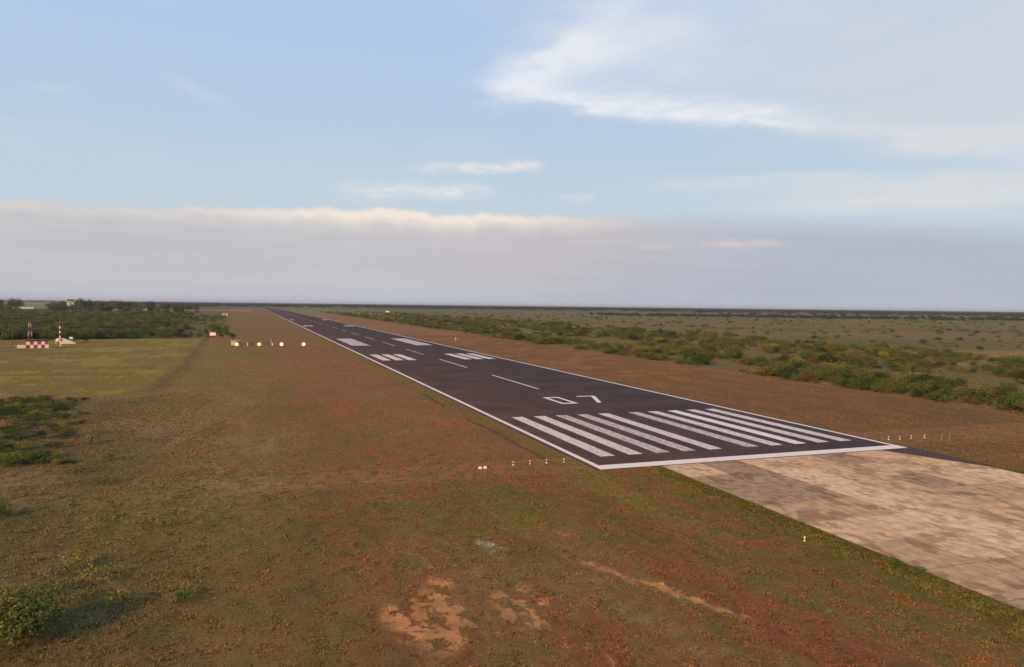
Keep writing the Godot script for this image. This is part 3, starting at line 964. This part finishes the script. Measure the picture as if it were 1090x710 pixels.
func crown(s: int, leaves: int, size: float, tone: String, tall: float, wide: float, lobes: int) -> ArrayMesh:
	# leaf-sized faces in clumps round a few uneven lobes; the crown stands on y = 0 and is about 1 high when tall = 1
	var r := RandomNumberGenerator.new()
	r.seed = s
	var balls := []
	for i in lobes:
		var ang := r.randf() * TAU
		var dist := sqrt(r.randf()) * wide * 0.62
		var h := tall * r.randf_range(0.3, 0.78) * (1.0 - 0.35 * dist / wide)
		balls.append([Vector3(cos(ang) * dist, h, sin(ang) * dist), Vector3(wide * r.randf_range(0.3, 0.5), tall * r.randf_range(0.16, 0.3), wide * r.randf_range(0.3, 0.5))])
	var lo: Color = GREENS[tone][0]
	var hi: Color = GREENS[tone][1]
	var verts := PackedVector3Array()
	var norms := PackedVector3Array()
	var cols := PackedColorArray()
	while verts.size() < leaves * 6:
		var ball: Array = balls[r.randi() % balls.size()]
		var dir := Vector3(r.randfn(), r.randfn(), r.randfn()).normalized()
		var spot: Vector3 = ball[0] + ball[1] * dir * pow(r.randf(), 0.3)
		var tint := lo.lerp(hi, r.randf())
		tint = tint.lerp(Color(0.2, 0.13, 0.05), 0.5 if r.randf() < 0.05 else 0.0)
		for k in 4:   # a twig of four leaves
			var p := spot + Vector3(r.randfn(), r.randfn(), r.randfn()) * size * 0.9
			if p.y < 0.0:
				p.y = r.randf() * 0.05
			var n := (dir + Vector3(r.randfn(), r.randfn() + 0.5, r.randfn()) * 0.8).normalized()
			var u := n.cross(Vector3(r.randfn(), r.randfn(), r.randfn())).normalized() * size * r.randf_range(0.6, 1.1)
			var v := n.cross(u).normalized() * size * r.randf_range(0.3, 0.6)
			var c := tint * r.randf_range(0.8, 1.2)
			c.a = 1.0
			for q in [p - u, p + v, p + u, p - u, p + u, p - v]:
				verts.append(q); norms.append(n); cols.append(c)
	var arr := []
	arr.resize(Mesh.ARRAY_MAX)
	arr[Mesh.ARRAY_VERTEX] = verts
	arr[Mesh.ARRAY_NORMAL] = norms
	arr[Mesh.ARRAY_COLOR] = cols
	var mesh := ArrayMesh.new()
	mesh.add_surface_from_arrays(Mesh.PRIMITIVE_TRIANGLES, arr)
	mesh.surface_set_material(0, leaf_mat)
	return mesh


func stems(s: int, tall: float, wide: float, n: int, thick: float) -> ArrayMesh:
	var r := RandomNumberGenerator.new()
	r.seed = s
	var st := maker()
	for i in n:
		var a := r.randf() * TAU
		var top := Vector3(cos(a) * wide * 0.5 * r.randf(), tall * r.randf_range(0.5, 0.75), sin(a) * wide * 0.5 * r.randf())
		var mid := Vector3(top.x * 0.35 + r.randfn() * 0.03, top.y * 0.5, top.z * 0.35)
		add_tube(st, Vector3(r.randfn() * 0.02, -0.03, r.randfn() * 0.02), mid, thick, thick * 0.7, 5)
		add_tube(st, mid, top, thick * 0.7, thick * 0.25, 5)
	return done(st)


func shape(kind: String, k: int, tone: String) -> ArrayMesh:
	var key := "%s%d%s" % [kind, k, tone]
	if not shapes.has(key):
		var s := hash(key) % 100000
		match kind:
			"bush": shapes[key] = crown(s, 1500, 0.042, tone, 1.0, [0.75, 0.9, 0.62, 1.05][k], [8, 11, 7, 13][k])
			"tree": shapes[key] = crown(s, 1900, 0.036, tone, 1.0, [0.55, 0.7, 0.48][k], [9, 12, 8][k])
			"weed": shapes[key] = crown(s, 170, 0.085, tone, 1.0, [0.8, 1.1][k], [5, 7][k])
	return shapes[key]


func bush(called: String, label: String, category: String, group: String, where: Vector3, kind: String, k: int, tone: String, height: float, wide := 1.0) -> void:
	var key := "%s/%s%d%s" % [called, kind, k, tone]
	var o: Node3D
	if shapes.has(key):
		o = shapes[key].duplicate()
		o.name = numbered(called)
		add_child(o)
		tag(o, label, category, group)
	else:
		o = thing(called, label, category, where, 0.0, group)
		part("crown" if kind != "weed" else "foliage", shape(kind, k, tone), leaf_mat, o)
		if kind == "tree":
			part("trunk", stems(k + 5, 1.0, 0.5, 3, 0.028), bark_mat, o)
		else:
			part("stem", stems(k + 9, 0.9, 0.8, 5, 0.012), bark_mat, o)
		shapes[key] = o
	o.position = where
	o.rotation.y = rng.randf() * TAU
	o.scale = Vector3(height * wide, height, height * wide)


func scatter(called: String, label: String, mesh: Mesh, places: Array, tints: PackedColorArray) -> void:
	if places.is_empty():
		return
	var mm := MultiMesh.new()
	mm.transform_format = MultiMesh.TRANSFORM_3D
	mm.use_colors = true
	mm.mesh = mesh
	mm.instance_count = places.size()
	for i in places.size():
		mm.set_instance_transform(i, places[i])
		mm.set_instance_color(i, tints[i])
	var o := MultiMeshInstance3D.new()
	o.name = numbered(called)
	o.multimesh = mm
	o.material_override = leaf_mat
	add_child(o)
	tag(o, label, "vegetation", "", "stuff")


func in_view(p: Vector3, margin := 1.08) -> bool:
	var f := Vector2(p.x - EYE.x, -(p.z - EYE.z))
	var h := deg_to_rad(HEADING)
	var ahead := f.x * sin(h) + f.y * cos(h)
	var side := f.x * cos(h) - f.y * sin(h)
	return ahead > 10.0 and absf(side) < ahead * 0.70 * margin + 4.0


func pose(p: Vector3, height: float, wide := 1.0) -> Transform3D:
	return Transform3D(Basis(Vector3.UP, rng.randf() * TAU).scaled(Vector3(height * wide, height, height * wide)), p)


func size_word(h: float) -> String:
	return "low" if h < 2.2 else ("tall" if h > 3.8 else "middling")


func build_plants() -> void:
	leaf_mat = StandardMaterial3D.new()
	leaf_mat.vertex_color_use_as_albedo = true
	leaf_mat.roughness = 0.75
	leaf_mat.metallic_specular = 0.25
	leaf_mat.backlight_enabled = true
	leaf_mat.backlight = Color(0.5, 0.5, 0.4)
	bark_mat = mat(Color(0.11, 0.085, 0.06))
	var tones := ["dark", "green", "olive", "yellow", "brown"]
	# --- scrub strip right of the runway
	var list := []
	for i in 9000:
		var x := 66.0 + pow(rng.randf(), 1.25) * 150.0
		var y := -30.0 + rng.randf() * rng.randf() * 1500.0
		var p := at(x, y)
		if not in_view(p):
			continue
		var n := noise_b.get_noise_2d(x * 0.45, y * 0.33) + 0.6 * noise_a.get_noise_2d(x + 400.0, y * 0.6)
		var rim := smoothstep(64.0, 70.0, x) * smoothstep(108.0, 84.0, x) + 0.75 * smoothstep(118.0, 135.0, x) * smoothstep(205.0, 165.0, x) + smoothstep(260.0, 600.0, y) * 0.4
		if n + rim * 0.55 + rng.randf() * 0.5 < 0.6:
			continue
		list.append([p, n, p.distance_to(EYE), rng.randf(), rng.randi() % 4, rng.randf()])
	list.sort_custom(func(a, b): return a[2] < b[2])
	var multi := {}
	for i in list.size():
		var e: Array = list[i]
		var f: float = e[5]
		var tone: String = "olive" if f < 0.38 else ("green" if f < 0.64 else ("dark" if f < 0.78 else ("yellow" if f < 0.84 else "brown")))
		var high: float = lerpf(0.8, 3.3, e[3] * e[3]) + clampf(e[1], 0.0, 0.8) * 1.8
		if tone == "brown":
			high *= 0.7
		if i < 290:
			var w := {"dark": "dark green", "green": "leafy green", "olive": "olive", "yellow": "yellowish", "brown": "dry brownish"}
			var where := "at the verge edge" if e[0].x < 76.0 else ("in the near scrub strip" if e[0].x < 112.0 else "in the scrub's far half")
			bush("scrub_bush", "%s %s bush %s right of the runway" % [size_word(high), w[tone], where], "bush", "%s bushes %s" % [w[tone], where], e[0], "bush", e[4], tone, high, 1.0 + 0.35 * e[3])
		else:
			var key := "%d%s" % [e[4], tone]
			if not multi.has(key):
				multi[key] = [shape("bush", e[4], tone), [], PackedColorArray()]
			multi[key][1].append(pose(e[0], high, 1.25))
			var v := rng.randf_range(0.85, 1.2)
			multi[key][2].append(Color(v, v, v))
	for key in multi:
		scatter("distant_scrub", "scrub thicket running far along the right side of the runway", multi[key][0], multi[key][1], multi[key][2])
	# --- lone bushes of the open savanna
	multi = {}
	for i in 7000:
		var x := 190.0 + rng.randf() * 900.0
		var y := -100.0 + rng.randf() * 1500.0
		var p := at(x, y)
		if not in_view(p) or noise_d.get_noise_2d(x * 2.0, y * 2.0) + 0.7 * noise_a.get_noise_2d(x * 1.3, y * 0.5) + rng.randf() * 0.4 < 0.34:
			continue
		var tone: String = ["green", "dark", "olive", "olive"][rng.randi() % 4]
		var k := rng.randi() % 4
		var key := "%d%s" % [k, tone]
		if not multi.has(key):
			multi[key] = [shape("bush", k, tone), [], PackedColorArray()]
		multi[key][1].append(pose(p, lerpf(0.5, 2.6, pow(rng.randf(), 2.0)), 1.8))
		multi[key][2].append(Color(1, 1, 1))
	for key in multi:
		scatter("savanna_scrub", "scattered low scrub dotting the open brown savanna", multi[key][0], multi[key][1], multi[key][2])
	bush("dense_bush", "small almost black bush standing alone in the open savanna", "bush", "", at(265.6, 211), "bush", 0, "dark", 3.2, 1.1)
	# --- far line of trees on the right, and the woods along the horizon
	multi = {}
	for i in 700:
		var u := rng.randf()
		var x := lerpf(560.0, 1500.0, u)
		var y := lerpf(1180.0, 700.0, u) + rng.randfn() * 45.0
		if rng.randf() < 0.3:
			x += 500.0
			y += 500.0 * rng.randf()
		var key := "%d" % (i % 3)
		if not multi.has(key):
			multi[key] = [shape("tree", i % 3, "dark"), [], PackedColorArray()]
		multi[key][1].append(pose(at(x, y), rng.randf_range(4.0, 7.5), 1.6))
		multi[key][2].append(Color(1.1, 1.1, 1.1))
	for key in multi:
		scatter("treeline", "dark line of trees across the far plain on the right", multi[key][0], multi[key][1], multi[key][2])
	multi = {}
	for i in 5200:
		var a := deg_to_rad(HEADING) + rng.randf_range(-0.72, 0.72)
		var dist := lerpf(2600.0, 9500.0, rng.randf())
		var p := Vector3(EYE.x + sin(a) * dist, 0, EYE.z - cos(a) * dist)
		var side := (a - deg_to_rad(HEADING))
		if side < -0.54 and side > -0.62 and dist < 6500.0:
			continue
		var key := "%d" % (i % 3)
		if not multi.has(key):
			multi[key] = [shape("tree", i % 3, "dark"), [], PackedColorArray()]
		multi[key][1].append(pose(p, rng.randf_range(7.0, 13.0), 4.0))
		multi[key][2].append(Color(1, 1, 1))
	for key in multi:
		scatter("far_woods", "dark woods along the horizon", multi[key][0], multi[key][1], multi[key][2])
	# --- wood on the left
	list = []
	for i in 16000:
		var y := 294.0 + rng.randf() * 760.0
		var x := -84.0 - 0.06 * (y - 300.0) - rng.randf() * (90.0 + 0.32 * (y - 294.0))
		var p := at(x, y)
		if not in_view(p, 1.1):
			continue
		var n := noise_b.get_noise_2d(x * 0.25, y * 0.2)
		var thin := smoothstep(-118.0, -92.0, x + 0.09 * (y - 300.0))
		if rng.randf() > 0.5 - 0.42 * thin + n * 0.35:
			continue
		list.append([p, n, p.distance_to(EYE), rng.randf(), rng.randi() % 4, rng.randf()])
	for i in 170:
		var y := 300.0 + rng.randf() * 560.0
		var x := -66.0 - 0.03 * (y - 300.0) - rng.randf() * 30.0
		if noise_b.get_noise_2d(x * 0.4, y * 0.2) + rng.randf() * 0.4 > 0.15:
			list.append([at(x, y), -0.3, at(x, y).distance_to(EYE), rng.randf() * 0.6, rng.randi() % 4, 0.4 + 0.6 * rng.randf()])
	list.sort_custom(func(a, b): return a[2] < b[2])
	multi = {}
	for i in list.size():
		var e: Array = list[i]
		var f: float = e[5]
		var tone: String = "dark" if f < 0.3 else ("green" if f < 0.62 else ("olive" if f < 0.87 else "brown"))
		var high: float = lerpf(2.2, 4.6, e[3]) + clampf(e[1], -0.5, 0.8) * 1.2
		if i < 290:
			var w := {"dark": "dark", "green": "green", "olive": "olive", "brown": "dry brown"}
			var where := "along the meadow edge" if -e[0].z < 312.0 else "just inside the wood"
			bush("wood_tree", "%s %s leafy tree of the left wood %s" % [size_word(high), w[tone], where], "tree", "%s trees of the left wood %s" % [w[tone], where], e[0], "tree" if e[4] < 3 else "bush", e[4], tone, high, 1.2)
		else:
			var key := "%d%s" % [e[4], tone]
			if not multi.has(key):
				multi[key] = [shape("tree" if e[4] < 3 else "bush", e[4], tone), [], PackedColorArray()]
			multi[key][1].append(pose(e[0], high, 1.35))
			var v := rng.randf_range(0.75, 1.7)
			multi[key][2].append(Color(v, v, v))
	for key in multi:
		scatter("dense_woodland", "dense low woodland behind the meadow on the left", multi[key][0], multi[key][1], multi[key][2])
	# tall trees behind the wood
	for i in 140:
		var px := -0.72 + 0.29 * i / 140.0 + rng.randfn() * 0.006
		if px > -0.674 and px < -0.634:
			continue
		var front := i % 3 == 0
		var dist := rng.randf_range(1000.0, 1090.0) if front else rng.randf_range(1410.0, 1560.0)
		var tone: String = ["dark", "green", "dark", "olive"][rng.randi() % 4]
		var h := deg_to_rad(HEADING)
		var p := Vector3(EYE.x + (sin(h) + cos(h) * px) * dist, 0, EYE.z + (-cos(h) + sin(h) * px) * dist)
		var side := "left of the bright green field" if px < -0.65 else ("between green field and control tower" if px < -0.61 else ("close by the control tower" if px < -0.58 else ("right of the control tower" if px < -0.51 else "towards the brown verge")))
		var high := (rng.randf_range(7.0, 12.0) if front else lerpf(11.0, 24.0, pow(rng.randf(), 1.4))) * lerpf(1.0, 0.6, smoothstep(-0.52, -0.42, px))
		bush("tall_tree", ("%s tree behind the left wood, %s" if front else "tall %s tree on the skyline, %s") % [tone, side], "tree", ("%s trees behind the wood, %s" if front else "%s skyline trees, %s") % [tone, side], p, "tree", i % 3, tone, high, rng.randf_range(0.9, 1.4))
	for e in [[-312.0, 12.0], [-305.0, 13.0], [-297.0, 12.4], [-290.0, 13.2], [-283.0, 11.6], [-300.0, 11.0]]:
		bush("tower_tree", "dark rounded tree at the foot of the control tower", "tree", "trees hiding the control tower's foot", at(e[0], 1098.0 + rng.randf() * 16.0), "tree", rng.randi() % 3, "green", e[1], 1.1)
	# single plants
	bush("dark_bush", "almost black bush behind the cream sloped shelter", "bush", "", at(-119.5, 268), "bush", 1, "dark", 4.0, 1.0)
	bush("round_bush", "round dark green bush behind the white power cabinet", "bush", "", at(-62.6, 297), "bush", 2, "green", 3.4, 1.0)
	var extra := [[-66.5, 330.0, 3.6], [-70.0, 345.0, 4.2], [-72.0, 362.0, 4.4], [-73.5, 300.0, 2.2], [-78.0, 303.0, 2.6], [-68.5, 390.0, 4.0], [-82.0, 306.0, 2.0], [-76.0, 420.0, 4.5]]
	for e in extra:
		bush("verge_bush", "leafy green bush at the right end of the left wood", "bush", "green bushes ending the left wood", at(e[0], e[1]), "bush", rng.randi() % 4, ["green", "olive"][rng.randi() % 2], e[2], 1.0)
	# low shrubs at the left edge of the picture
	for i in 260:
		var y := rng.randf_range(18.0, 76.0)
		var edge := lerpf(-76.5, -86.0, smoothstep(15.0, 76.0, y))
		var x := edge + 3.5 - rng.randf() * 19.0 + noise_b.get_noise_2d(y * 0.8, 5.0) * 5.0
		var p := at(x, y)
		if not in_view(p, 1.02) or noise_b.get_noise_2d(x * 0.5, y * 0.35) + rng.randf() * 0.5 < 0.02:
			continue
		var tone: String = ["green", "green", "dark", "green", "olive", "yellow"][rng.randi() % 6]
		bush("low_shrub", "low %s shrub in the %s of the left-edge patch" % [{"green": "leafy green", "dark": "dark green", "olive": "olive", "yellow": "yellow-green"}[tone], "near half" if y < 45.0 else "far half"], "shrub", "%s low shrubs at the left edge, %s" % [tone, "near" if y < 45.0 else "far"], p, "bush", rng.randi() % 4, tone, rng.randf_range(0.6, 1.5) * lerpf(1.0, 0.45, smoothstep(edge - 2.0, edge + 6.0, x)), 1.6)
	bush("leafy_shrub", "bright green shrub cut by the left edge halfway down", "shrub", "", at(-73.9, -1.0), "bush", 1, "green", 1.5, 1.0)
	var weeds := [[-66.4, -16.0, 0.75, "yellow", "sprawling yellow-green weed above the big corner bush"], [-65.6, -16.8, 0.5, "yellow", "smaller yellow-green weed beside the sprawling one"], [-63.8, -18.9, 0.7, "yellow", "bright yellowish weed right of the sprawling one"],
		[-62.0, -22.8, 0.6, "yellow", "yellowish weed low right of the corner bush"], [-58.7, -23.4, 0.55, "green", "small green weed alone on the grey-brown turf"], [-59.2, -22.4, 0.4, "yellow", "tiny yellow weed just above the small green one"],
		[-66.0, -19.5, 0.6, "olive", "olive weed behind the corner bush"], [-64.0, -21.5, 0.5, "olive", "olive weed between the yellowish ones"], [-62.9, -6.5, 0.5, "yellow", "low yellow weed in the middle of the left turf"], [-61.4, -7.6, 0.45, "yellow", "low weed right of the one in the middle turf"],
		[-68.0, 8.0, 0.6, "green", "low green weed on the brown slope at left"], [-71.0, 14.0, 0.8, "green", "spreading green weed below the shrub patch"], [-69.8, 19.0, 0.7, "olive", "spreading olive weed below the shrub patch"], [-73.0, 30.0, 0.8, "yellow", "yellow-green weed right of the shrub patch"], [-74.5, 38.0, 0.8, "yellow", "upper yellow-green weed right of the shrub patch"],
		[-15.1, -31.5, 0.45, "green", "bright green weed on the edge of the concrete"], [-14.7, -33.0, 0.4, "green", "second bright green weed on the edge of the concrete"]]
	for e in weeds:
		bush("weed", e[4], "weed", "", at(e[0], e[1]), "weed", rng.randi() % 2, e[3], e[2] * 1.7, 1.3)
	# the big bush in the bottom-left corner
	var big := thing("corner_bush", "large yellow-green leafy bush in the bottom left corner", "bush", at(-66.4, -25.8))
	corner_bush_parts(big)


func corner_bush_parts(big: Node3D) -> void:
	part("crown", crown(901, 3000, 0.1, "olive", 2.7, 2.7, 17), leaf_mat, big)
	part("crown", crown(902, 2600, 0.11, "yellow", 2.85, 2.5, 16), leaf_mat, big)
	part("crown", crown(903, 1200, 0.1, "green", 2.5, 2.8, 12), leaf_mat, big)
	part("stem", stems(904, 2.2, 2.3, 16, 0.025), bark_mat, big)


# ------------------------------------------------------------------ grass
func tuft(s: int, blades: int, spread: float) -> ArrayMesh:
	var r := RandomNumberGenerator.new()
	r.seed = s
	var verts := PackedVector3Array()
	var norms := PackedVector3Array()
	var cols := PackedColorArray()
	for i in blades:
		var a := r.randf() * TAU
		var root := Vector3(cos(a), 0, sin(a)) * spread * sqrt(r.randf())
		var lean := Vector3(r.randfn(), 0, r.randfn()) * 0.4
		var tip := root + Vector3(lean.x, r.randf_range(0.5, 1.0), lean.z)
		var w := Vector3(sin(a + r.randfn()), 0, cos(a)).normalized() * r.randf_range(0.05, 0.1)
		var mid := root.lerp(tip, 0.5) + Vector3.UP * 0.08
		var v := r.randf_range(0.75, 1.2)
		var n := (w.cross(tip - root).normalized() + Vector3.UP * 0.9).normalized()
		for q in [root - w, mid - w * 0.7, mid + w * 0.7, root - w, mid + w * 0.7, root + w, mid - w * 0.7, tip, mid + w * 0.7]:
			verts.append(q); norms.append(n); cols.append(Color(v, v, v))
	var arr := []
	arr.resize(Mesh.ARRAY_MAX)
	arr[Mesh.ARRAY_VERTEX] = verts
	arr[Mesh.ARRAY_NORMAL] = norms
	arr[Mesh.ARRAY_COLOR] = cols
	var mesh := ArrayMesh.new()
	mesh.add_surface_from_arrays(Mesh.PRIMITIVE_TRIANGLES, arr)
	return mesh


func build_grass() -> void:
	var kinds := [tuft(1, 14, 0.9), tuft(2, 11, 1.3), tuft(3, 17, 1.1)]
	var bufs := [PackedFloat32Array(), PackedFloat32Array(), PackedFloat32Array()]
	var counts := [0, 0, 0]
	var h := deg_to_rad(HEADING)
	for i in 3:
		bufs[i].resize(16 * 130000)
	var rings := [[31.0, 52.0, 34000], [52.0, 80.0, 52000], [80.0, 130.0, 64000], [130.0, 210.0, 52000], [210.0, 380.0, 42000]]
	for ring in rings:
		for i in ring[2]:
			var dist: float = sqrt(lerpf(ring[0] * ring[0], ring[1] * ring[1], rng.randf()))
			var a := h + rng.randf_range(-0.66, 0.66)
			var x := EYE.x + sin(a) * dist
			var y := -EYE.z + cos(a) * dist
			if (x > -21.7 and x < 21.7 and y > -0.4) or (x > -14.1 and x < 20.7 and y <= -0.1):
				continue
			soil.soil_at(x, y)
			if rng.randf() > soil.cover + 0.1:
				continue
			var k := rng.randi() % 3
			if counts[k] >= 130000:
				continue
			var s: float = rng.randf_range(0.035, 0.085) * (1.0 + dist / 260.0) * (0.75 + 0.6 * smoothstep(-0.15, 0.35, noise_c.get_noise_2d(x * 0.9 + 20.0, y * 0.9)))
			if x < -58.0 and y < 80.0 or x > 66.0:
				s *= 1.3
			if x > -16.5 and x < -13.5 and y < 0.0:
				s *= 1.5
			var wide := s * rng.randf_range(1.3, 2.2)
			var t := rng.randf() * TAU
			var ca := cos(t) * wide
			var sa := sin(t) * wide
			var o: int = counts[k] * 16
			var b: PackedFloat32Array = bufs[k]
			b[o] = ca; b[o + 1] = 0.0; b[o + 2] = sa; b[o + 3] = x
			b[o + 4] = 0.0; b[o + 5] = s; b[o + 6] = 0.0; b[o + 7] = -0.005
			b[o + 8] = -sa; b[o + 9] = 0.0; b[o + 10] = ca; b[o + 11] = -y
			var v := rng.randf_range(1.15, 1.65)
			var green := rng.randf() * 0.2
			b[o + 12] = lerpf(soil.cr, 0.2, green) * v
			b[o + 13] = lerpf(soil.cg, 0.165, green) * v
			b[o + 14] = lerpf(soil.cb, 0.035, green) * v
			b[o + 15] = 1.0
			bufs[k] = b
			counts[k] += 1
	# taller growth along the edge of the concrete
	for i in 5200:
		var x := -14.15 - absf(rng.randfn()) * 0.8
		var y := -46.0 + rng.randf() * 45.8
		var k := rng.randi() % 3
		if noise_b.get_noise_2d(x, y * 0.8) + rng.randf() < 0.3 or counts[k] >= 130000:
			continue
		var s := rng.randf_range(0.07, 0.17)
		var t := rng.randf() * TAU
		var o: int = counts[k] * 16
		var b: PackedFloat32Array = bufs[k]
		b[o] = cos(t) * s * 1.5; b[o + 2] = sin(t) * s * 1.5; b[o + 3] = x
		b[o + 5] = s; b[o + 7] = -0.005
		b[o + 8] = -sin(t) * s * 1.5; b[o + 10] = cos(t) * s * 1.5; b[o + 11] = -y
		var v := rng.randf_range(0.8, 1.4)
		b[o + 12] = 0.17 * v; b[o + 13] = 0.19 * v; b[o + 14] = 0.035 * v; b[o + 15] = 1.0
		counts[k] += 1
	for k in 3:
		var mm := MultiMesh.new()
		mm.transform_format = MultiMesh.TRANSFORM_3D
		mm.use_colors = true
		mm.mesh = kinds[k]
		mm.instance_count = counts[k]
		mm.buffer = bufs[k].slice(0, counts[k] * 16)
		var o := MultiMeshInstance3D.new()
		o.name = numbered("grass")
		o.multimesh = mm
		o.material_override = leaf_mat
		add_child(o)
		tag(o, "short dry turf grass over the airfield ground", "grass", "", "stuff")
